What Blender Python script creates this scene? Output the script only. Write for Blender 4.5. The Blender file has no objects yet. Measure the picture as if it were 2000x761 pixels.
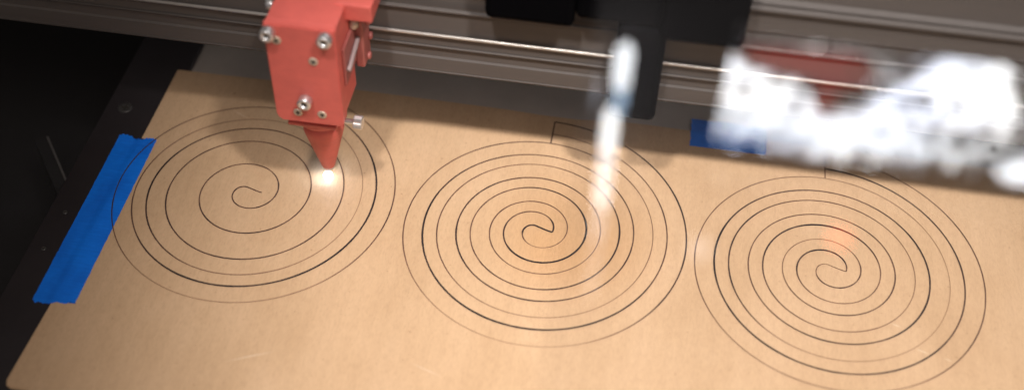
import bpy, bmesh, math, random
from mathutils import Vector, Matrix
random.seed(7)
S = bpy.context.scene
COL = S.collection
PI = math.pi

# ------------------------------------------------------------------ camera
cam_d = bpy.data.cameras.new('camera')
cam = bpy.data.objects.new('camera', cam_d)
COL.objects.link(cam)
R_ = Vector((0.98805116, 0.15174578, 0.02698361))
U_ = Vector((-0.12990353, 0.72568622, 0.67565123))
F_ = Vector((-0.08294559, 0.67108325, -0.73672743))
CAM = Vector((0.03841154, -0.42585979, 0.49312058))
m = Matrix.Identity(4)
for i in range(3):
    m[i][0], m[i][1], m[i][2], m[i][3] = R_[i], U_[i], -F_[i], CAM[i]
cam.matrix_world = m
cam_d.sensor_width = 36
cam_d.lens = 42.55
cam_d.clip_start = 0.01
cam_d.clip_end = 100
cam_d.dof.use_dof = True
cam_d.dof.focus_distance = 0.655
cam_d.dof.aperture_fstop = 2.9
S.camera = cam

# ------------------------------------------------------------------ world, lamps, exposure
w = bpy.data.worlds.new('World'); S.world = w; w.use_nodes = True
w.node_tree.nodes['Background'].inputs[0].default_value = (1.0, 0.90, 0.84, 1)
w.node_tree.nodes['Background'].inputs[1].default_value = 0.165
S.view_settings.view_transform = 'Standard'
S.view_settings.look = 'None'
S.view_settings.exposure = 0
S.view_settings.gamma = 1


def lamp(name, typ, loc, aim, power, colour, **kw):
    d = bpy.data.lights.new(name, typ)
    d.energy = power; d.color = colour
    for k, v in kw.items():
        setattr(d, k, v)
    o = bpy.data.objects.new(name, d)
    o.location = loc
    o.rotation_euler = (Vector(aim) - Vector(loc)).to_track_quat('-Z', 'Y').to_euler()
    COL.objects.link(o)
    return o


key = lamp('key_spot', 'SPOT', (0.300, -0.36, 0.98), (0.105, -0.035, 0), 46, (1.0, 0.96, 0.94),
           shadow_soft_size=0.034, spot_size=math.radians(39), spot_blend=1.0)
shadow_fill = lamp('key_spot', 'SPOT', (-0.13, -0.385, 0.98), (0.120, -0.03, 0), 33, (1.0, 0.96, 0.94),
            shadow_soft_size=0.034, spot_size=math.radians(40), spot_blend=1.0)  # unseen second spot, added to lighten the shadow thrown by the head
fill = lamp('room_fill', 'AREA', (0.9, -1.6, 2.3), (0.1, 0.1, 0), 18, (1.0, 0.90, 0.84), shape='DISK', size=1.4)  # unseen area light behind the camera, added to lift the shaded parts
spark_l = lamp('laser_spark_light', 'POINT', (-0.1201, 0.0187, 0.0040), (-0.12, 0.0187, 0), 0.0120, (0.50, 0.70, 1.0), shadow_soft_size=0.0012)

S.cycles.use_denoising = True
S.cycles.max_bounces = 8
S.cycles.transparent_max_bounces = 12
S.cycles.caustics_reflective = False
S.cycles.caustics_refractive = False


# ------------------------------------------------------------------ materials
def mat(name):
    mt = bpy.data.materials.new(name); mt.use_nodes = True
    nt = mt.node_tree
    return mt, nt, nt.nodes['Principled BSDF']


def N(nt, typ, **kw):
    n = nt.nodes.new(typ)
    for k, v in kw.items():
        if k in n.inputs.keys():
            n.inputs[k].default_value = v
        else:
            setattr(n, k, v)
    return n


def L(nt, a, b):
    nt.links.new(a, b)


def coords(nt, scale=(1, 1, 1)):
    tc = N(nt, 'ShaderNodeTexCoord'); mp = N(nt, 'ShaderNodeMapping')
    mp.inputs['Scale'].default_value = scale
    L(nt, tc.outputs['Object'], mp.inputs['Vector'])
    return mp.outputs['Vector']


def ramp(nt, fac, stops):
    r = N(nt, 'ShaderNodeValToRGB')
    el = r.color_ramp.elements
    while len(el) < len(stops):
        el.new(0.5)
    for e, (p, c) in zip(el, stops):
        e.position = p; e.color = (*c, 1) if len(c) == 3 else c
    L(nt, fac, r.inputs[0])
    return r.outputs[0]


def mixc(nt, fac, a, b, mode='MIX'):
    x = N(nt, 'ShaderNodeMix', data_type='RGBA', blend_type=mode)
    for sock, v in ((x.inputs[0], fac), (x.inputs[6], a), (x.inputs[7], b)):
        if isinstance(v, (int, float)):
            sock.default_value = v
        elif isinstance(v, tuple):
            sock.default_value = (*v, 1)
        else:
            L(nt, v, sock)
    return x.outputs[2]


def simple(name, col, rough=0.5, metal=0.0, noise=0.0, nscale=(60, 60, 60), bump=0.0, emis=None, estr=0):
    mt, nt, p = mat(name)
    p.inputs['Roughness'].default_value = rough
    p.inputs['Metallic'].default_value = metal
    if noise or bump:
        nz = N(nt, 'ShaderNodeTexNoise', Scale=1.0, Detail=6.0, Roughness=0.65)
        L(nt, coords(nt, nscale), nz.inputs['Vector'])
        if noise:
            c = ramp(nt, nz.outputs[0], [(0.25, tuple(v * (1 - noise) for v in col)), (0.75, tuple(min(1, v * (1 + noise)) for v in col))])
            L(nt, c, p.inputs['Base Color'])
        else:
            p.inputs['Base Color'].default_value = (*col, 1)
        if bump:
            b = N(nt, 'ShaderNodeBump', Strength=bump, Distance=0.0006)
            L(nt, nz.outputs[0], b.inputs['Height']); L(nt, b.outputs[0], p.inputs['Normal'])
    else:
        p.inputs['Base Color'].default_value = (*col, 1)
    if emis:
        p.inputs['Emission Color'].default_value = (*emis, 1)
        p.inputs['Emission Strength'].default_value = estr
    return mt


def kraft_colour(nt):
    """kraft liner: mottled fibres, faint flute lines and a little smoke stain round the heaviest burn"""
    big = N(nt, 'ShaderNodeTexNoise', Scale=1.0, Detail=5.0, Roughness=0.6)
    L(nt, coords(nt, (22, 14, 10)), big.inputs['Vector'])
    c = ramp(nt, big.outputs[0], [(0.3, (0.520, 0.335, 0.190)), (0.5, (0.570, 0.374, 0.218)), (0.72, (0.612, 0.408, 0.246))])
    fib = N(nt, 'ShaderNodeTexNoise', Scale=1.0, Detail=7.0, Roughness=0.75)
    L(nt, coords(nt, (900, 260, 500)), fib.inputs['Vector'])
    c = mixc(nt, 0.55, c, ramp(nt, fib.outputs[0], [(0.28, (0.74, 0.72, 0.70)), (0.5, (1, 1, 1)), (0.72, (1.14, 1.15, 1.16))]), 'MULTIPLY')
    spk = N(nt, 'ShaderNodeTexNoise', Scale=1.0, Detail=2.0)
    L(nt, coords(nt, (420, 420, 420)), spk.inputs['Vector'])
    c = mixc(nt, 0.7, c, ramp(nt, spk.outputs[0], [(0.22, (0.62, 0.56, 0.5)), (0.31, (1, 1, 1))]), 'MULTIPLY')
    fl = N(nt, 'ShaderNodeTexWave', Scale=1.0, Distortion=5.0, Detail=3.0, bands_direction='X')
    L(nt, coords(nt, (42, 3, 1)), fl.inputs['Vector'])
    c = mixc(nt, 0.09, c, ramp(nt, fl.outputs[1], [(0.0, (0.80, 0.78, 0.76)), (1.0, (1.08, 1.08, 1.08))]), 'MULTIPLY')
    # smoke stain left by the deepest cuts of the middle spiral
    tc = N(nt, 'ShaderNodeTexCoord')
    v = N(nt, 'ShaderNodeVectorMath', operation='DISTANCE'); v.inputs[1].default_value = (0.018, -0.002, 0)
    L(nt, tc.outputs['Object'], v.inputs[0])
    sm = N(nt, 'ShaderNodeMapRange', interpolation_type='SMOOTHSTEP')
    sm.inputs[1].default_value = 0.062; sm.inputs[2].default_value = 0.006; sm.inputs[3].default_value = 0; sm.inputs[4].default_value = 1
    L(nt, v.outputs[1], sm.inputs[0])
    mu = N(nt, 'ShaderNodeMath', operation='MULTIPLY'); L(nt, sm.outputs[0], mu.inputs[0]); L(nt, big.outputs[0], mu.inputs[1])
    c = mixc(nt, mu.outputs[0], c, (0.82, 0.66, 0.44), 'MULTIPLY')
    # a few pale scratches, as (x0, y0, x1, y1, half width)
    for x0, y0, x1, y1, hw in SCRATCH:
        d = Vector((x1 - x0, y1 - y0)); ln = d.length; ang = math.atan2(d.y, d.x)
        tc2 = N(nt, 'ShaderNodeTexCoord'); sb = N(nt, 'ShaderNodeVectorMath', operation='SUBTRACT'); sb.inputs[1].default_value = ((x0 + x1) / 2, (y0 + y1) / 2, 0)
        L(nt, tc2.outputs['Object'], sb.inputs[0])
        ro = N(nt, 'ShaderNodeVectorRotate', rotation_type='Z_AXIS'); ro.inputs['Angle'].default_value = -ang; L(nt, sb.outputs[0], ro.inputs['Vector'])
        sc = N(nt, 'ShaderNodeVectorMath', operation='MULTIPLY'); sc.inputs[1].default_value = (2 / ln, 1 / hw, 0); L(nt, ro.outputs[0], sc.inputs[0])
        le = N(nt, 'ShaderNodeVectorMath', operation='LENGTH'); L(nt, sc.outputs[0], le.inputs[0])
        mr = N(nt, 'ShaderNodeMapRange'); mr.inputs[1].default_value = 0.2; mr.inputs[2].default_value = 1.0; mr.inputs[3].default_value = 0.40; mr.inputs[4].default_value = 0.0
        L(nt, le.outputs[1], mr.inputs[0])
        c = mixc(nt, mr.outputs[0], c, (0.80, 0.66, 0.50))
    return c, fib, fl


def make_kraft():
    mt, nt, p = mat('kraft_card')
    c, fib, fl = kraft_colour(nt)
    L(nt, c, p.inputs['Base Color'])
    p.inputs['Roughness'].default_value = 0.62
    p.inputs['Specular IOR Level'].default_value = 0.35
    b = N(nt, 'ShaderNodeBump', Strength=0.25, Distance=0.0003); L(nt, fib.outputs[0], b.inputs['Height'])
    b2 = N(nt, 'ShaderNodeBump', Strength=0.07, Distance=0.0006); L(nt, fl.outputs[1], b2.inputs['Height']); L(nt, b.outputs[0], b2.inputs['Normal'])
    L(nt, b2.outputs[0], p.inputs['Normal'])
    return mt


def make_char():
    mt, nt, p = mat('charred_cut')
    a = N(nt, 'ShaderNodeAttribute', attribute_name='char')
    col = ramp(nt, a.outputs['Fac'], [(0.0, (0.40, 0.24, 0.13)), (0.35, (0.17, 0.085, 0.05)), (0.7, (0.045, 0.024, 0.018)), (1.0, (0.012, 0.008, 0.008))])
    L(nt, col, p.inputs['Base Color']); p.inputs['Roughness'].default_value = 0.8
    return mt


def make_tape():
    mt, nt, p = mat('blue_crepe_tape')
    cr = N(nt, 'ShaderNodeTexNoise', Scale=1.0, Detail=5.0, Roughness=0.7)
    L(nt, coords(nt, (90, 700, 50)), cr.inputs['Vector'])
    bg = N(nt, 'ShaderNodeTexNoise', Scale=1.0, Detail=3.0)
    L(nt, coords(nt, (60, 30, 10)), bg.inputs['Vector'])
    c = ramp(nt, cr.outputs[0], [(0.25, (0.0, 0.145, 0.72)), (0.55, (0.0, 0.18, 0.84)), (0.85, (0.01, 0.23, 0.92))])
    c = mixc(nt, 0.6, c, ramp(nt, bg.outputs[0], [(0.35, (0.7, 0.7, 0.75)), (0.6, (1.1, 1.1, 1.05))]), 'MULTIPLY')
    L(nt, c, p.inputs['Base Color']); p.inputs['Roughness'].default_value = 0.6
    b = N(nt, 'ShaderNodeBump', Strength=0.22, Distance=0.0003); L(nt, cr.outputs[0], b.inputs['Height']); L(nt, b.outputs[0], p.inputs['Normal'])
    return mt


def make_glass():
    mt = bpy.data.materials.new('lid_glass'); mt.use_nodes = True
    nt = mt.node_tree; nt.nodes.clear()
    out = N(nt, 'ShaderNodeOutputMaterial'); mx = N(nt, 'ShaderNodeMixShader')
    tr = N(nt, 'ShaderNodeBsdfTransparent'); tr.inputs[0].default_value = (0.985, 0.985, 0.985, 1)
    gl = N(nt, 'ShaderNodeBsdfGlossy'); gl.inputs['Roughness'].default_value = 0.0; gl.inputs[0].default_value = (1, 1, 1, 1)
    fr = N(nt, 'ShaderNodeFresnel', IOR=1.5)
    ge = N(nt, 'ShaderNodeNewGeometry')
    inv = N(nt, 'ShaderNodeMath', operation='SUBTRACT'); inv.inputs[0].default_value = 1; L(nt, ge.outputs['Backfacing'], inv.inputs[1])
    m1 = N(nt, 'ShaderNodeMath', operation='MULTIPLY'); L(nt, fr.outputs[0], m1.inputs[0]); L(nt, inv.outputs[0], m1.inputs[1])
    m2 = N(nt, 'ShaderNodeMath', operation='MULTIPLY', use_clamp=True); L(nt, m1.outputs[0], m2.inputs[0]); m2.inputs[1].default_value = 1.9
    df = N(nt, 'ShaderNodeBsdfDiffuse'); df.inputs[0].default_value = (0.8, 0.78, 0.78, 1)
    mu = N(nt, 'ShaderNodeMath', operation='MULTIPLY'); L(nt, inv.outputs[0], mu.inputs[0]); mu.inputs[1].default_value = 0.0025     # faint diffuse share added to the outer faces as a veil of haze
    dm = N(nt, 'ShaderNodeMixShader'); L(nt, mu.outputs[0], dm.inputs[0]); L(nt, tr.outputs[0], dm.inputs[1]); L(nt, df.outputs[0], dm.inputs[2])
    L(nt, m2.outputs[0], mx.inputs[0]); L(nt, dm.outputs[0], mx.inputs[1]); L(nt, gl.outputs[0], mx.inputs[2]); L(nt, mx.outputs[0], out.inputs[0])
    return mt


def emitter(name, col, s, noise=False):
    mt = bpy.data.materials.new(name); mt.use_nodes = True
    nt = mt.node_tree; nt.nodes.clear()
    out = N(nt, 'ShaderNodeOutputMaterial'); e = N(nt, 'ShaderNodeEmission')
    e.inputs[0].default_value = (*col, 1); e.inputs[1].default_value = s
    if noise:
        nz = N(nt, 'ShaderNodeTexNoise', Scale=1.0, Detail=3.0); L(nt, coords(nt, (1.6, 1.6, 2.4)), nz.inputs['Vector'])
        L(nt, ramp(nt, nz.outputs[0], [(0.3, (0.72, 0.80, 1.0)), (0.6, (1, 1, 1))]), e.inputs[0])
    L(nt, e.outputs[0], out.inputs[0])
    return mt


SCRATCH = [(-0.1395, -0.1105, -0.1150, -0.0995, 0.0006), (0.1860, -0.0300, 0.1920, -0.0320, 0.0006), (0.1975, -0.0440, 0.2050, -0.0465, 0.0006),
           (0.2110, -0.0475, 0.2160, -0.0490, 0.0005), (-0.05, -0.095, -0.032, -0.101, 0.0004), (-0.19, 0.062, -0.176, 0.055, 0.0004)]
KRAFT = make_kraft()
CHAR = make_char()
TAPE = make_tape()
GLASS = make_glass()
RED = simple('red_anodised', (0.60, 0.118, 0.095), 0.45, 0.0, 0.10, (90, 90, 160), 0.06)
REDDK = simple('dull_red_metal', (0.36, 0.105, 0.09), 0.5, 0.1, 0.15, (150, 150, 150), 0.05)
STEEL = simple('bright_steel', (0.72, 0.70, 0.69), 0.28, 0.85)
SCREW = simple('zinc_screw', (0.55, 0.45, 0.35), 0.45, 0.4)
HOLE = simple('dark_recess', (0.03, 0.025, 0.02), 0.7)
BEAM = simple('gantry_aluminium', (0.088, 0.074, 0.066), 0.7, 0.0, 0.12, (6, 200, 200), 0.0)
RAIL = simple('polished_rail', (0.50, 0.46, 0.42), 0.35, 0.6)
BED = simple('bed_grey', (0.46, 0.40, 0.34), 0.6, 0.1, 0.15, (20, 20, 20), 0.05)
FRAME = simple('bed_dark_frame', (0.024, 0.019, 0.020), 0.45, 0.0, 0.2, (30, 30, 30), 0.05)
BLACK = simple('reflection_black', (0.0015, 0.0015, 0.002), 0.95)
BLACK.node_tree.nodes['Principled BSDF'].inputs['Specular IOR Level'].default_value = 0.03
WELL = simple('dark_well', (0.012, 0.010, 0.010), 0.8, 0.0, 0.2, (10, 10, 10), 0.0)
EDGE = simple('worn_edge', (0.11, 0.10, 0.095), 0.5, 0.2)


# ------------------------------------------------------------------ helpers
def tag(o, label=None, cat=None, group=None, kind=None):
    for k, v in (('label', label), ('category', cat), ('group', group), ('kind', kind)):
        if v:
            o[k] = v
    return o


def empty(name, loc=(0, 0, 0)):
    o = bpy.data.objects.new(name, None); COL.objects.link(o); o.location = loc
    o.empty_display_size = 0.01
    return o


def build(name, bm, material, parent=None, smooth=False):
    me = bpy.data.meshes.new(name)
    bmesh.ops.recalc_face_normals(bm, faces=bm.faces[:])
    bm.to_mesh(me); bm.free()
    me.materials.append(material)
    if smooth:
        for p in me.polygons:
            p.use_smooth = True
    o = bpy.data.objects.new(name, me); COL.objects.link(o)
    if parent is not None:
        o.parent = parent
        o.matrix_parent_inverse = Matrix.Translation(-parent.location)
    return o


def box(bm, x0, x1, y0, y1, z0, z1, bev=0.0, seg=2):
    t = bmesh.new()
    r = bmesh.ops.create_cube(t, size=1)
    for v in t.verts:
        v.co = Vector(((x0 + x1) / 2 + v.co.x * (x1 - x0), (y0 + y1) / 2 + v.co.y * (y1 - y0), (z0 + z1) / 2 + v.co.z * (z1 - z0)))
    if bev:
        bmesh.ops.bevel(t, geom=t.edges[:], offset=bev, segments=seg, affect='EDGES', profile=0.5)
    me = bpy.data.meshes.new('t'); t.to_mesh(me); bm.from_mesh(me); bpy.data.meshes.remove(me); t.free()
    return bm


def lathe(bm, prof, centre, axis='z', n=32):
    """profile [(r, h)] turned about an axis through centre"""
    c = Vector(centre)
    rings = []
    for r, h in prof:
        ring = []
        for k in range(n):
            a = 2 * PI * k / n
            p = Vector((r * math.cos(a), r * math.sin(a), h))
            if axis == '-y':
                p = Vector((p.x, -p.z, p.y))
            elif axis == 'x':
                p = Vector((p.z, p.x, p.y))
            elif axis == '-x':
                p = Vector((-p.z, p.x, p.y))
            ring.append(bm.verts.new(c + p))
        rings.append(ring)
    for a, b in zip(rings, rings[1:]):
        for k in range(n):
            bm.faces.new((a[k], a[(k + 1) % n], b[(k + 1) % n], b[k]))
    for ring in (rings[0], rings[-1]):
        try:
            bm.faces.new(ring)
        except ValueError:
            pass
    return bm


def prism(bm, pts, z0, z1):
    """pts in the xy plane, extruded from z0 to z1"""
    a = [bm.verts.new((x, y, z0)) for x, y in pts]; b = [bm.verts.new((x, y, z1)) for x, y in pts]
    n = len(pts)
    bm.faces.new(a[::-1]); bm.faces.new(b)
    for k in range(n):
        bm.faces.new((a[k], a[(k + 1) % n], b[(k + 1) % n], b[k]))
    return bm


# ------------------------------------------------------------------ setting: bed and machine
o = build('cutter_bed', box(bmesh.new(), -0.2620, 0.55, -0.5, 0.36, -0.03, -0.0205), BED); o['kind'] = 'structure'
o = build('bed_plate', box(bmesh.new(), -0.2248, 0.55, -0.5, 0.36, -0.02, -0.0032), BED); o['kind'] = 'structure'
o = build('bed_side_plate', box(bmesh.new(), -0.2620, -0.2250, -0.5, 0.36, -0.02, -0.0008, 0.0003), FRAME); o['kind'] = 'structure'
o = build('cutter_well_floor', box(bmesh.new(), -0.85, -0.2625, -0.5, 0.6, -0.09, -0.07), WELL); o['kind'] = 'structure'
o = build('cutter_back_wall', box(bmesh.new(), -0.85, 0.85, 0.361, 0.38, -0.09, 0.24), FRAME); o['kind'] = 'structure'
o = build('cutter_side_wall', box(bmesh.new(), -0.87, -0.851, -0.5, 0.6, -0.09, 0.24), WELL); o['kind'] = 'structure'

# faint worn lip and brace down in the well at the left
t = empty('well_brace', (-0.286, 0.0187, -0.021))
tag(t, 'dark diagonal brace with a faint worn edge, in the well left of the blue tape', 'brace')
bm = bmesh.new(); box(bm, -0.004, 0.004, -0.026, 0.026, -0.03, 0.0)
b = build('brace_bar', bm, WELL); b.parent = t; b.location = (0, 0, 0); b.rotation_euler = (0, 0, math.radians(38))
bm = bmesh.new(); box(bm, -0.0006, 0.0006, -0.021, 0.024, 0, 0.0006)
b2 = build('worn_edge', bm, EDGE); b2.parent = b; b2.location = (0.0032, 0.0, 0.0003)


def flat_screw(name, x, y, z, r, axis, parent=None, m_=SCREW):
    bm = bmesh.new()
    lathe(bm, [(r, -0.0004), (r, 0.0001), (r * 0.9, 0.0004), (r * 0.5, 0.00045), (r * 0.32, 0.0001), (0.0001, 0.0)], (x, y, z), axis, 28)
    h = build(name, bm, m_, parent, True)
    bm = bmesh.new()
    d = 0.00050
    l_, w_ = r * 0.5, r * 0.13
    if axis == 'z':
        box(bm, x - l_, x + l_, y - w_, y + w_, z, z + d); box(bm, x - w_, x + w_, y - l_, y + l_, z, z + d + 2e-5)
    else:
        box(bm, x - l_, x + l_, y - d, y, z - w_, z + w_); box(bm, x - w_, x + w_, y - d - 2e-5, y, z - l_, z + l_)
    build('cross_slot', bm, HOLE, h)
    return h


DARKSCREW = simple('dark_screw', (0.075, 0.07, 0.066), 0.35, 0.4)
s = flat_screw('plate_screw', -0.2508, 0.0524, -0.0007, 0.0042, 'z', None, DARKSCREW)
tag(s, 'large round countersunk screw in the dark side plate, above the left blue tape', 'screw')
for x, y, lab in ((-0.2527, -0.0310, 'tiny dark screw in the side plate left of the blue tape, upper one of two'),
                  (-0.2536, -0.0570, 'tiny dark screw in the side plate left of the blue tape, lower one of two')):
    s = flat_screw('plate_screw', x, y, -0.0007, 0.0014, 'z', None, DARKSCREW)
    tag(s, lab, 'screw', 'tiny screws beside the blue tape')

# ------------------------------------------------------------------ cardboard with the three spirals
OUT = [(-0.2375, -0.1375), (-0.2362, -0.1405), (-0.2335, -0.1418), (-0.15, -0.1412), (0.0, -0.1420), (0.45, -0.143),
       (0.45, 0.0915), (0.30, 0.0925), (0.10, 0.0918), (0.052, 0.0924), (0.035, 0.0922), (0.012, 0.0895), (-0.010, 0.0895), (-0.032, 0.0905),
       (-0.12, 0.0912), (-0.2310, 0.0895), (-0.2318, 0.0889), (-0.2318, 0.05), (-0.2330, -0.03), (-0.2350, -0.09)]
bm = prism(bmesh.new(), OUT, -0.0007, 0.0)
bmesh.ops.bevel(bm, geom=[e for e in bm.edges if all(abs(v.co.z) < 1e-6 for v in e.verts)], offset=0.0005, segments=2, affect='EDGES')
board = build('cardboard_sheet', bm, KRAFT)
tag(board, 'brown kraft cardboard sheet with three spirals burnt into it, lying on the bed', 'cardboard')

RA0, DEL, PITCH = 0.08481, 0.010377, 0.018
MID = {'T': 0, 'R': 90, 'B': 180, 'L': 270}


def strength_fn(keys):
    """keys: strengths at T, R, B, L, T, R ... every quarter turn"""
    def f(phi):
        q = phi / (PI / 2)
        i = int(max(0, min(len(keys) - 2, math.floor(q))))
        t_ = min(1.0, max(0.0, q - i)); t_ = t_ * t_ * (3 - 2 * t_)
        return keys[i] * (1 - t_) + keys[i + 1] * t_
    return f


def ribbon(bm, lay, pts, stren, z):
    """a kerf: a shallow V-bottomed strip whose width and char follow the burn"""
    prev = None
    n = len(pts)
    for i, p in enumerate(pts):
        a = pts[max(0, i - 1)]; b_ = pts[min(n - 1, i + 1)]
        d = Vector((b_[0] - a[0], b_[1] - a[1]))
        if d.length < 1e-9:
            continue
        d.normalize(); nn = Vector((-d.y, d.x))
        s_ = stren[i]
        hw = (0.00024 + 0.00046 * s_) * 0.5 * 1.6
        if p[0] < -0.2236: s_ = max(s_, 0.8)
        c_ = 0.04 + 0.96 * s_
        cur = []
        for off, dz in ((-1, 0), (-0.35, 0.00002), (0.35, 0.00002), (1, 0)):
            v = bm.verts.new((p[0] + nn.x * hw * off, p[1] + nn.y * hw * off, z + dz))
            v[lay] = c_ * (0.8 if abs(off) == 1 else 1.0)
            cur.append(v)
        if prev:
            for k in range(3):
                bm.faces.new((prev[k], prev[k + 1], cur[k + 1], cur[k]))
        prev = cur


def spiral(cx, keysA, keysB, hook_s, endA=4.25, endB=3.9, cap=0.6, seed=1, label=None, hook_to=None, startB=0.0):
    rnd = random.Random(seed)
    bm = bmesh.new(); lay = bm.verts.layers.float.new('char')
    z = 0.00022

    def arc(r0, t0, t1, keys, phase):
        f = strength_fn(keys); pts = []; st = []
        nseg = int(220 * (t1 - t0))
        for i in range(nseg + 1):
            tt = t0 + (t1 - t0) * i / nseg; phi = tt * 2 * PI
            r = r0 - PITCH * tt
            ang = PI / 2 - phi + math.radians(0.7)
            pts.append((cx + r * math.cos(ang), r * math.sin(ang)))
            wob = 0.10 * math.sin(phi * 5.3 + phase) + 0.07 * math.sin(phi * 13.7 + 2 * phase) + 0.05 * rnd.uniform(-1, 1)
            s0 = f(phi)
            st.append(max(0.0, min(1.0, s0 * (1 + wob))))
        return pts, st
    pa, sa = arc(RA0, 0, endA, keysA, seed * 1.7)
    ribbon(bm, lay, pa, sa, z)
    pb, sb = arc(RA0 - DEL, startB, endB, keysB, seed * 2.9)
    ribbon(bm, lay, pb, sb, z + 0.00003)
    # hook from the inner end of B back to A
    e = Vector(pb[-1]); d0 = (Vector(pb[-1]) - Vector(pb[-4])).normalized()
    tgt = Vector(hook_to) if hook_to else Vector(pa[-1])
    hp = []
    for i in range(25):
        u = i / 24
        c1 = e + d0 * 0.0018
        c2 = tgt + Vector((-0.0062, 0.0014))
        q = e * (1 - u) ** 3 + c1 * 3 * u * (1 - u) ** 2 + c2 * 3 * u * u * (1 - u) + tgt * u ** 3
        hp.append((q.x, q.y))
    ribbon(bm, lay, hp, [sb[-1] * (1 - i / 24) + hook_s * (i / 24) for i in range(25)], z + 0.00006)
    # closing cut across the band at the outer end
    p0 = Vector(pa[0]); p1 = Vector((cx - 0.0012, RA0 - PITCH))
    ribbon(bm, lay, [tuple(p0 + (p1 - p0) * (i / 12)) for i in range(13)], [cap] * 13, z + 0.00009)
    me = bpy.data.meshes.new('spiral_cut')
    bm.to_mesh(me); bm.free(); me.materials.append(CHAR)
    ob = bpy.data.objects.new('spiral_cut', me); COL.objects.link(ob); ob.parent = board
    if label:
        ob['label'] = label
    return ob


#            T    R    B    L    T    R    B    L   ...
spiral(-0.16074, [.2, .5, .12, .40, .35, .08, .30, .85, .45, .3],
       [.2, .95, .90, .40, .08, .55, .60, .60, .40, .55, .60, .50, .45, .60, .5, .6, .5],
       .45, endA=2.183, endB=3.9, cap=.3, seed=3, label='unfinished spiral still being cut, under the red laser head', hook_to=(-0.1529, 0.0006))
spiral(0.0, [.7, .72, .04, .45, .50, .22, .18, .50, .28, .75, .55, .42, .60, 1.0, 1.0, .62, .45, .85],
       [.3, .50, .95, .85, .45, .55, .58, .70, .55, .30, .28, .50, .40, .35, .15, .80, .85],
       .9, cap=.6, seed=5, label='finished middle spiral with the blackest, deepest burnt lines')
spiral(0.15649, [.3, .50, .25, .38, .25, .08, .14, .70, .42, .22, .30, .60, .95, .35, .30, .60, .85, .5],
       [.8, .60, .70, .85, .50, .80, .60, .40, .40, .50, .50, .25, .18, .45, .60, .30, .2],
       .35, cap=.35, seed=9, label='finished spiral with thin brown lines, nearest the far right end of the sheet')


# blue tapes
def tape(x0, x1, y0, y1, torn_x, label, seed):
    rnd = random.Random(seed)
    bm = bmesh.new()
    nx, ny = (26, 90) if (y1 - y0) > (x1 - x0) else (90, 26)
    g = []
    jag0 = [rnd.uniform(-1, 1) for _ in range(200)]; jag1 = [rnd.uniform(-1, 1) for _ in range(200)]
    for j in range(ny + 1):
        row = []
        for i in range(nx + 1):
            u, v = i / nx, j / ny
            x = x0 + (x1 - x0) * u; y = y0 + (y1 - y0) * v
            if torn_x:
                if i == 0: x += 0.0003 * jag0[j]
                if i == nx: x += 0.0003 * jag1[j]
                if j in (0, ny): y += 0.0001 * jag0[i]
                edge = 0.0920 + 0.0002
                dst = y - edge
            else:
                if j == 0: y += 0.0007 * jag0[i] + 0.004 * max(0, u - 0.35) - 0.0008 * math.sin(u * 3)
                if j == ny: y += 0.0006 * jag1[i] + 0.0012 * math.sin(u * 9) - 0.0015 * u
                if i in (0, nx): x += 0.00012 * jag0[j]
                dst = (-0.2318 - 0.000025 * (50 - y * 1000)) - x + 0.0
            drop = -0.0007 * max(0, min(1, (dst + 0.0002) / 0.0035))
            z = 0.00012 + drop + 0.00003 * math.sin(v * 37 + u * 5) * (0.5 + 0.5 * rnd.random())
            row.append(bm.verts.new((x, y, max(z, -0.00062 if dst > 0 else 0.00006))))
        g.append(row)
    for j in range(ny):
        for i in range(nx):
            bm.faces.new((g[j][i], g[j][i + 1], g[j + 1][i + 1], g[j + 1][i]))
    t_ = build('masking_tape', bm, TAPE, None, True)
    if torn_x: pass
    return tag(t_, label, 'tape')


tape(-0.2456, -0.2232, -0.0905, 0.0305, False, 'long strip of bright blue tape along the left edge of the cardboard', 2)
tape(0.0782, 0.122, 0.0795, 0.1030, True, 'faded blue tape strip holding the back edge of the cardboard, behind the white glare', 4)

# ------------------------------------------------------------------ gantry beam behind the head
g = empty('gantry_beam', (0, 0.06, 0.068))
tag(g, 'grey metal gantry beam with thin shiny rails, crossing behind the red laser head', 'beam')
bm = bmesh.new()
prof = [(0.040, 0.0680), (0.040, 0.0780), (0.0408, 0.0790), (0.0408, 0.0845), (0.040, 0.0855), (0.040, 0.1080), (0.0418, 0.1100),
        (0.0418, 0.1180), (0.0406, 0.1200), (0.0406, 0.1370), (0.0424, 0.1390), (0.0424, 0.1600), (0.085, 0.1600), (0.085, 0.0680)]
va = [bm.verts.new((-0.80, y, z)) for y, z in prof]; vb = [bm.verts.new((0.80, y, z)) for y, z in prof]
for k in range(len(prof)):
    k2 = (k + 1) % len(prof)
    bm.faces.new((va[k], va[k2], vb[k2], vb[k]))
build('beam_body', bm, BEAM, g)
for y, z, r in ((0.0388, 0.0945, 0.0009), (0.0396, 0.0862, 0.0006), (0.0401, 0.0690, 0.0005), (0.0392, 0.1105, 0.0011), (0.0400, 0.1340, 0.0016)):
    bm = bmesh.new(); lathe(bm, [(r, -0.8), (r, 0.8)], (0, y, z), 'x', 16)
    build('rail', bm, RAIL if r > 0.0008 and z < 0.1 else BEAM, g, True)

# ------------------------------------------------------------------ laser head
h = empty('laser_unit', (-0.1175, 0.0187, 0.008))
tag(h, 'red box shaped laser head with silver bolts and a cone nozzle above the left spiral', 'laser head')
X0, X1, YF, YB, Z0, Z1 = -0.1347, -0.1000, -0.0050, 0.0235, 0.0645, 0.1265
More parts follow.
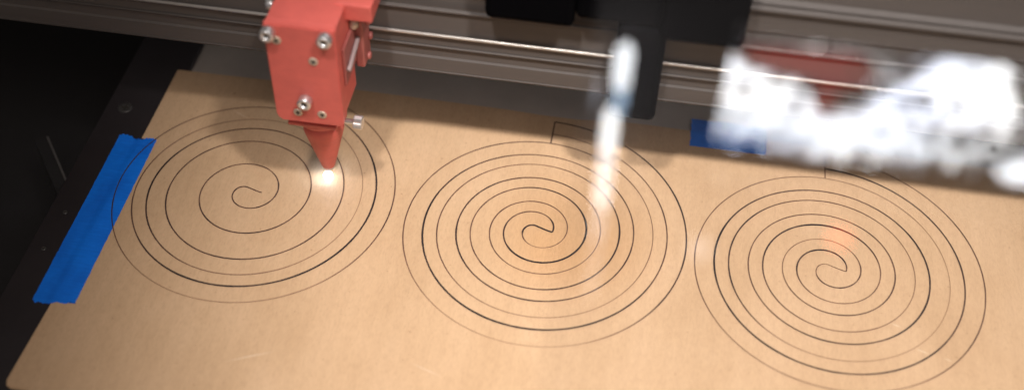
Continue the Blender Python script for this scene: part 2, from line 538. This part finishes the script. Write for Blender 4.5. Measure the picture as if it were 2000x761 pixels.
# front plate, with clipped lower corners
pts = [(X0 + 0.0030, Z0), (X1 - 0.0020, Z0 + 0.0003), (X1, Z0 + 0.0022), (X1, Z1), (X0, Z1), (X0, Z0 + 0.0045), (X0 + 0.0008, Z0 + 0.0018)]
bm = bmesh.new()
a = [bm.verts.new((x, YF, z)) for x, z in pts]; b = [bm.verts.new((x, YF + 0.004, z)) for x, z in pts]
bm.faces.new(a); bm.faces.new(b[::-1])
for k in range(len(pts)):
    bm.faces.new((a[k], a[(k + 1) % len(pts)], b[(k + 1) % len(pts)], b[k]))
bmesh.ops.bevel(bm, geom=bm.edges[:], offset=0.0005, segments=2, affect='EDGES')
build('front_plate', bm, RED, h)
bm = bmesh.new()
box(bm, X0 + 0.0003, X1 - 0.0003, YF + 0.0041, YB, Z0 + 0.004, Z1 - 0.0002, 0.0006)
build('body', bm, RED, h)
bm = bmesh.new(); box(bm, X0 + 0.004, X1 - 0.004, YB + 0.0001, 0.0400, Z0 + 0.012, Z1 - 0.006, 0.0006)
build('carriage_block', bm, REDDK, h)


def socket_bolt(x, y, z, axis='-y', r=0.0035, ln=0.0046):
    bm = bmesh.new()
    lathe(bm, [(r * 0.97, 0), (r, 0.0003), (r, ln - 0.0004), (r * 0.9, ln), (r * 0.56, ln), (r * 0.5, ln - 0.0002), (r * 0.5, ln - 0.0022), (0.0001, ln - 0.0024)], (x, y, z), axis, 28)
    o_ = build('socket_bolt', bm, STEEL, h, True)
    bm = bmesh.new(); lathe(bm, [(r * 0.48, ln - 0.0021), (r * 0.48, ln - 0.0012), (0.0001, ln - 0.0012)], (x, y, z), axis, 6)
    build('hex_recess', bm, HOLE, o_)
    return o_


socket_bolt(-0.1322, YF, 0.1222)
socket_bolt(-0.1046, YF, 0.1224)
socket_bolt(-0.1182, YF, 0.0808)
socket_bolt(X0, 0.0120, 0.1245, '-x', 0.0026, 0.0030)
for x, z in ((-0.1290, 0.1172), (-0.1120, 0.1065), (-0.1232, 0.0713), (-0.1108, 0.0717)):
    flat_screw('flat_screw', x, YF - 0.0001, z, 0.0024, '-y', h)
# lower plate and lens ring under the body
bm = bmesh.new(); box(bm, -0.1330, -0.1070, 0.0035, 0.0210, 0.0525, 0.0550, 0.0008)
build('lower_plate', bm, RED, h)
bm = bmesh.new(); lathe(bm, [(0.0128, 0.0480), (0.0132, 0.0484), (0.0132, 0.0510), (0.0128, 0.0524)], (-0.1192, 0.0187, 0), 'z', 48)
build('lens_ring', bm, RED, h, True)
bm = bmesh.new()
lathe(bm, [(0.0022, 0.0105), (0.0030, 0.0100), (0.0036, 0.0102), (0.0040, 0.0115), (0.0109, 0.0395), (0.0112, 0.0479)], (-0.1190, 0.0187, 0), 'z', 48)
build('nozzle', bm, RED, h, True)
bm = bmesh.new(); lathe(bm, [(0.0020, 0.0086), (0.0034, 0.0090), (0.0035, 0.0101), (0.0020, 0.0104)], (-0.1190, 0.0187, 0), 'z', 32)
build('nozzle_tip', bm, STEEL, h, True)
# knurled knob at the lower right
bm = bmesh.new()
n = 40
prev = None
for hh, rr in ((0, 0.0030), (0.0004, 0.0035), (0.0012, 0.0035), (0.0020, 0.0035), (0.0028, 0.0035), (0.0036, 0.0035), (0.0044, 0.0035), (0.0048, 0.0030)):
    ring = []
    for k in range(n):
        a_ = 2 * PI * k / n
        r2 = rr * (1.04 if k % 2 else 0.95)
        ring.append(bm.verts.new((-0.0990 + hh, 0.0085 + r2 * math.cos(a_), 0.0560 + r2 * math.sin(a_))))
    if prev:
        for k in range(n):
            bm.faces.new((prev[k], prev[(k + 1) % n], ring[(k + 1) % n], ring[k]))
    else:
        bm.faces.new(ring)
    prev = ring
bm.faces.new(prev)
build('knurled_knob', bm, STEEL, h)
bm = bmesh.new(); lathe(bm, [(0.0014, -0.006), (0.0014, 0.0001)], (-0.0990, 0.0085, 0.0560), 'x', 16)
build('knob_stem', bm, STEEL, h)
# right-hand side fittings
bm = bmesh.new(); box(bm, X1 - 0.0002, X1 + 0.0012, 0.0030, 0.0225, 0.0860, 0.1090, 0.0004)
build('side_plate', bm, REDDK, h)
bm = bmesh.new(); lathe(bm, [(0.0010, -0.0105), (0.0012, -0.0100), (0.0012, 0.0100), (0.0010, 0.0105)], (0, 0, 0), 'z', 16)
rod = build('silver_rod', bm, simple('dull_steel', (0.36, 0.27, 0.26), 0.5, 0.3), h, True)
rod.location = (X1 + 0.0024, 0.0140, 0.0975); rod.rotation_euler = (math.radians(-78), 0, 0)
bm = bmesh.new(); box(bm, X1 + 0.0002, X1 + 0.0050, 0.0240, 0.0370, 0.0800, 0.1100, 0.0010)
build('mirror_mount', bm, REDDK, h)
for y, z in ((0.0330, 0.1035), (0.0350, 0.0925), (0.0300, 0.0835)):
    bm = bmesh.new(); lathe(bm, [(0.0017, 0), (0.0021, 0.0003), (0.0021, 0.0016), (0.0015, 0.0020)], (X1 + 0.0048, y, z), 'x', 20)
    build('adjuster', bm, REDDK, h, True)
bm = bmesh.new(); lathe(bm, [(0.0016, -0.001), (0.0024, 0), (0.0024, 0.0030), (0.0018, 0.0034), (0.0018, 0.0046)], (X1 + 0.0018, 0.0205, 0.1098), 'z', 20)
build('brass_fitting', bm, SCREW, h, True)
bm = bmesh.new(); box(bm, -0.1050, -0.0872, 0.0150, 0.0390, 0.1172, 0.1272, 0.0009)
build('mirror_bracket', bm, RED, h)

# the burning point
t = empty('laser_spark', (-0.1201, 0.0187, 0.0005))
tag(t, 'glaring white spark where the laser burns the cardboard under the nozzle', 'spark')
bm = bmesh.new(); bmesh.ops.create_icosphere(bm, subdivisions=3, radius=0.0025)
for v in bm.verts:
    v.co = Vector((v.co.x * 1.0, v.co.y * 1.0, v.co.z * 0.8)) + Vector((-0.1201, 0.0187, 0.0016))
build('flame', bm, emitter('spark_white', (0.93, 0.95, 1.0), 14), t, True)
bm = bmesh.new(); lathe(bm, [(0.0003, 0.003), (0.0008, 0.0086)], (-0.1196, 0.0187, 0), 'z', 12)
build('beam', bm, emitter('spark_violet', (0.70, 0.62, 1.0), 2.5), t)

# ------------------------------------------------------------------ black forms added on the beam in place of dark lid reflections
k = empty('dark_reflection', (0.03, 0.03, 0.14))
tag(k, 'black form with two wide blocks and a hanging arm at the gantry beam, standing in for dark reflections in the glass', 'dark reflection')
bm = bmesh.new(); box(bm, -0.0345, 0.0090, 0.0260, 0.0398, 0.1195, 0.160, 0.003)
build('block', bm, BLACK, k)
bm = bmesh.new(); box(bm, 0.0500, 0.0900, 0.0260, 0.0398, 0.1185, 0.160, 0.003)
build('block', bm, BLACK, k)
bm = bmesh.new(); box(bm, 0.0091, 0.0499, 0.0280, 0.0398, 0.124, 0.158, 0.003)
build('bridge', bm, BLACK, k)
bm = bmesh.new(); box(bm, 0.0300, 0.0540, 0.0290, 0.0385, 0.062, 0.1235, 0.003)
build('arm', bm, BLACK, k)

# ------------------------------------------------------------------ glass lid
bm = bmesh.new(); box(bm, 0.0255, 0.70, -0.2720, 0.55, 0.2480, 0.2510)
lid = build('glass_lid', bm, GLASS)
tag(lid, 'clear glass lid over the right of the machine, mirroring a window and a lamp', 'lid')

# ------------------------------------------------------------------ the room that the glass mirrors
WALLM = simple('room_wall_paint', (0.065, 0.054, 0.052), 0.8, 0, 0.1, (2, 2, 2))
WX0, WX1, WZ0, WZ1 = 0.29, 1.75, 1.952, 2.48
WY = 2.0
bm = bmesh.new()
box(bm, -2.5, WX0, WY, WY + 0.12, -0.8, 4.2)
box(bm, WX1, 3.2, WY, WY + 0.12, -0.8, 4.2)
box(bm, WX0, WX1, WY, WY + 0.12, -0.8, WZ0)
box(bm, WX0, WX1, WY, WY + 0.12, WZ1, 4.2)
o = build('room_wall', bm, WALLM); o['kind'] = 'structure'
o = build('room_ceiling', box(bmesh.new(), -2.5, 3.2, -0.4, WY, 4.2, 4.3), WALLM); o['kind'] = 'structure'
win = empty('window', (WX0, WY, WZ0))
tag(win, 'bright window with sky and leaves behind it, seen as a blurred white glare in the glass lid', 'window')
bm = bmesh.new()
box(bm, WX0, WX1, WY - 0.012, WY + 0.02, WZ0 - 0.02, WZ0 + 0.004); box(bm, WX0, WX1, WY - 0.01, WY + 0.02, WZ1 - 0.006, WZ1 + 0.03)
build('frame', bm, simple('window_frame_paint', (0.6, 0.58, 0.58), 0.5), win)
o = build('sky', box(bmesh.new(), -0.5, 4.5, 5.0, 5.02, 2.6, 6.4), emitter('sky_glow', (0.93, 0.95, 1.0), 12.5, True)); o['kind'] = 'structure'
RB = simple('crimson_film', (0.45, 0.012, 0.05), 0.7, 0, 0.3, (8, 8, 8))
bm = bmesh.new()
pp = [(0.31, 2.00), (0.62, 1.985), (0.66, 2.06), (0.60, 2.12), (0.565, 2.21), (0.535, 2.19), (0.51, 2.09), (0.40, 2.075), (0.33, 2.05)]
pf = [(0.0384 + (x - 0.0384) * 0.9815, 0.0069 + (z - 0.0069) * 0.9815) for x, z in pp]     # hangs 45 mm in front of the window plane
a = [bm.verts.new((x, 1.955, z)) for x, z in pf]; b = [bm.verts.new((x, 1.962, z)) for x, z in pf]
bm.faces.new(a); bm.faces.new(b[::-1])
for q in range(len(pp)):
    bm.faces.new((a[q], a[(q + 1) % len(pp)], b[(q + 1) % len(pp)], b[q]))
c_ = build('crimson_film', bm, RB)
nt = RB.node_tree; tl = N(nt, 'ShaderNodeBsdfTransparent'); tl.inputs[0].default_value = (0.31, 0.004, 0.04, 1)
L(nt, tl.outputs[0], nt.nodes['Material Output'].inputs['Surface'])
tag(c_, 'thin crimson film hanging at the window sill, mirrored along the top of the white glare', 'film')

# leaves outside the window, in dense clumps round the open patch of sky (outline at the window plane)
WHITE = [(0.25, 1.98), (0.34, 2.07), (0.45, 2.10), (0.52, 2.15), (0.585, 2.205), (0.66, 2.140), (0.73, 2.06), (0.79, 1.985), (0.80, 1.95), (0.96, 1.95),
         (0.99, 2.03), (1.04, 2.12), (1.06, 2.20), (1.02, 2.235), (0.99, 2.26), (0.965, 2.26), (0.935, 2.30), (0.90, 2.27), (0.86, 2.30), (0.81, 2.355), (0.76, 2.37),
         (0.70, 2.37), (0.665, 2.42), (0.60, 2.40), (0.54, 2.405), (0.50, 2.37), (0.46, 2.39), (0.40, 2.33), (0.36, 2.36), (0.30, 2.32), (0.25, 2.30)]
CLOTH = pp
WHITE2 = [(1.03, 2.28), (1.10, 2.26), (1.30, 2.22), (1.30, 2.36), (1.12, 2.385), (1.07, 2.36), (1.04, 2.33)]


def inside(x, z, poly):
    c = False; n_ = len(poly)
    for i_ in range(n_):
        x1_, z1_ = poly[i_]; x2_, z2_ = poly[i_ - 1]
        if (z1_ > z) != (z2_ > z) and x < (x2_ - x1_) * (z - z1_) / (z2_ - z1_) + x1_:
            c = not c
    return c


APX, APY, APZ = 0.035, -0.30, 0.0        # where the mirrored eye stands, to carry the window outline out to the tree
tr = empty('tree', (1.2, 2.6, -0.8))
tag(tr, 'leafy dark tree outside the window, its ragged edge showing round the white glare', 'tree')
LEAF = simple('leaf_green', (0.05, 0.045, 0.07), 0.7, 0, 0.3, (4, 4, 4))
bm = bmesh.new()
rl = random.Random(11)
YT = 2.45
kx = (YT - (-0.42586)) / (WY - (-0.42586))
cnt = 0
CLUMP, HOLES = [], []
for q in range(7, len(WHITE)):
    if 23 < q: pass
    (xa, za), (xb, zb) = WHITE[q - 1], WHITE[q]
    for k_ in range(3):
        u = rl.random(); xx = xa + (xb - xa) * u; zz = za + (zb - za) * u
        if zz < 2.12: continue
        CLUMP.append((xx + rl.gauss(0, 0.018), zz - abs(rl.gauss(0, 0.035)), rl.uniform(0.010, 0.026)))
        HOLES.append((xx + rl.gauss(0, 0.020), zz + abs(rl.gauss(0, 0.022)), rl.uniform(0.007, 0.017)))
for k_ in range(60):
    CLUMP.append((rl.uniform(0.31, 1.25), rl.uniform(2.10, 2.34), rl.uniform(0.007, 0.018)))
while cnt < 15000:
    x = rl.uniform(0.20, 1.95); z = rl.uniform(1.90, 2.62)
    n_in = inside(x, z, WHITE) or inside(x, z, WHITE2) or inside(x, z, CLOTH)
    if n_in and any((x - p_) ** 2 + (z - q_) ** 2 < s_ * s_ for p_, q_, s_ in CLUMP): n_in = rl.random() > 0.65
    elif not n_in and any((x - p_) ** 2 + (z - q_) ** 2 < s_ * s_ for p_, q_, s_ in HOLES): n_in = True
    if n_in and rl.random() > 0.02:
        cnt += 0.02
        continue
    yj = YT + rl.uniform(-0.12, 0.12)
    kk = (yj + 0.42586) / (WY + 0.42586)
    px, pz = 0.0384 + (x - 0.0384) * kk, 0.0069 + (z - 0.0069) * kk
    s_ = rl.uniform(0.010, 0.024)
    ax = Vector((rl.gauss(0, 1), rl.gauss(0, 0.4), rl.gauss(0, 1))).normalized(); up = Vector((rl.gauss(0, 1), rl.gauss(0, 1), rl.gauss(0, 1)))
    sd = ax.cross(up).normalized() * s_ * 0.55
    c0 = Vector((px, yj, pz)); ax = ax * s_
    bm.faces.new([bm.verts.new(q) for q in (c0 - ax, c0 + sd, c0 + ax, c0 - sd)])
    cnt += 1
build('crown', bm, LEAF, tr)
bm = bmesh.new(); lathe(bm, [(0.10, -0.8), (0.07, 1.2), (0.05, 2.35)], (1.55, 2.75, 0), 'z', 16)
build('trunk', bm, simple('bark', (0.06, 0.045, 0.035), 0.9, 0, 0.3, (10, 10, 3)), tr, True)

# hanging lamp tubes: the bright streak in the lid
t = empty('hanging_lamp', (0.02, 1.9, 2.0))
tag(t, 'tall narrow hanging lamp of bright white tubes, mirrored as a vertical streak beside the black form', 'lamp')
for zc0, zc1, x, r, e_, col in ((1.965, 2.105, 0.020, 0.020, 13, (0.95, 0.97, 1.0)), (2.100, 2.190, 0.022, 0.016, 6, (0.55, 0.75, 1.0)),
                                (2.185, 2.34, 0.006, 0.018, 15, (1, 1, 1)), (2.345, 2.56, 0.006, 0.017, 10.0, (0.93, 0.95, 1.0)), (2.565, 2.70, 0.006, 0.015, 3.2, (0.95, 0.95, 1.0)), (2.705, 2.98, 0.006, 0.015, 1.3, (0.95, 0.95, 1.0))):
    bm = bmesh.new(); lathe(bm, [(r * 0.6, zc0), (r, zc0 + 0.02), (r, zc1 - 0.02), (r * 0.6, zc1)], (x, 1.9, 0), 'z', 20)
    build('lamp_tube', bm, emitter('tube_glow', col, e_), t, True)
bm = bmesh.new(); lathe(bm, [(0.016, 2.10), (0.016, 2.16)], (-0.045, 1.9, 0), 'z', 16)
build('lamp_cap', bm, emitter('cap_glow', (0.8, 0.85, 1.0), 1.2), t, True)
for x, z, r, col, e_, lab, nm in ((0.306, 2.684, 0.034, (1, 0.97, 1.0), 1.7, 'small round white lamp, mirrored as a pale dot between the middle and right spirals', 'round_lamp'),
                                  (0.678, 2.560, 0.036, (1, 0.10, 0.02), 3.6, 'small red lamp, mirrored as a faint red glow on the right spiral', 'red_lamp')):
    bm = bmesh.new(); bmesh.ops.create_uvsphere(bm, u_segments=20, v_segments=12, radius=r)
    for v in bm.verts: v.co += Vector((x, 1.9, z))
    o = build(nm, bm, emitter(nm + '_glow', col, e_), None, True)
    tag(o, lab, 'lamp')
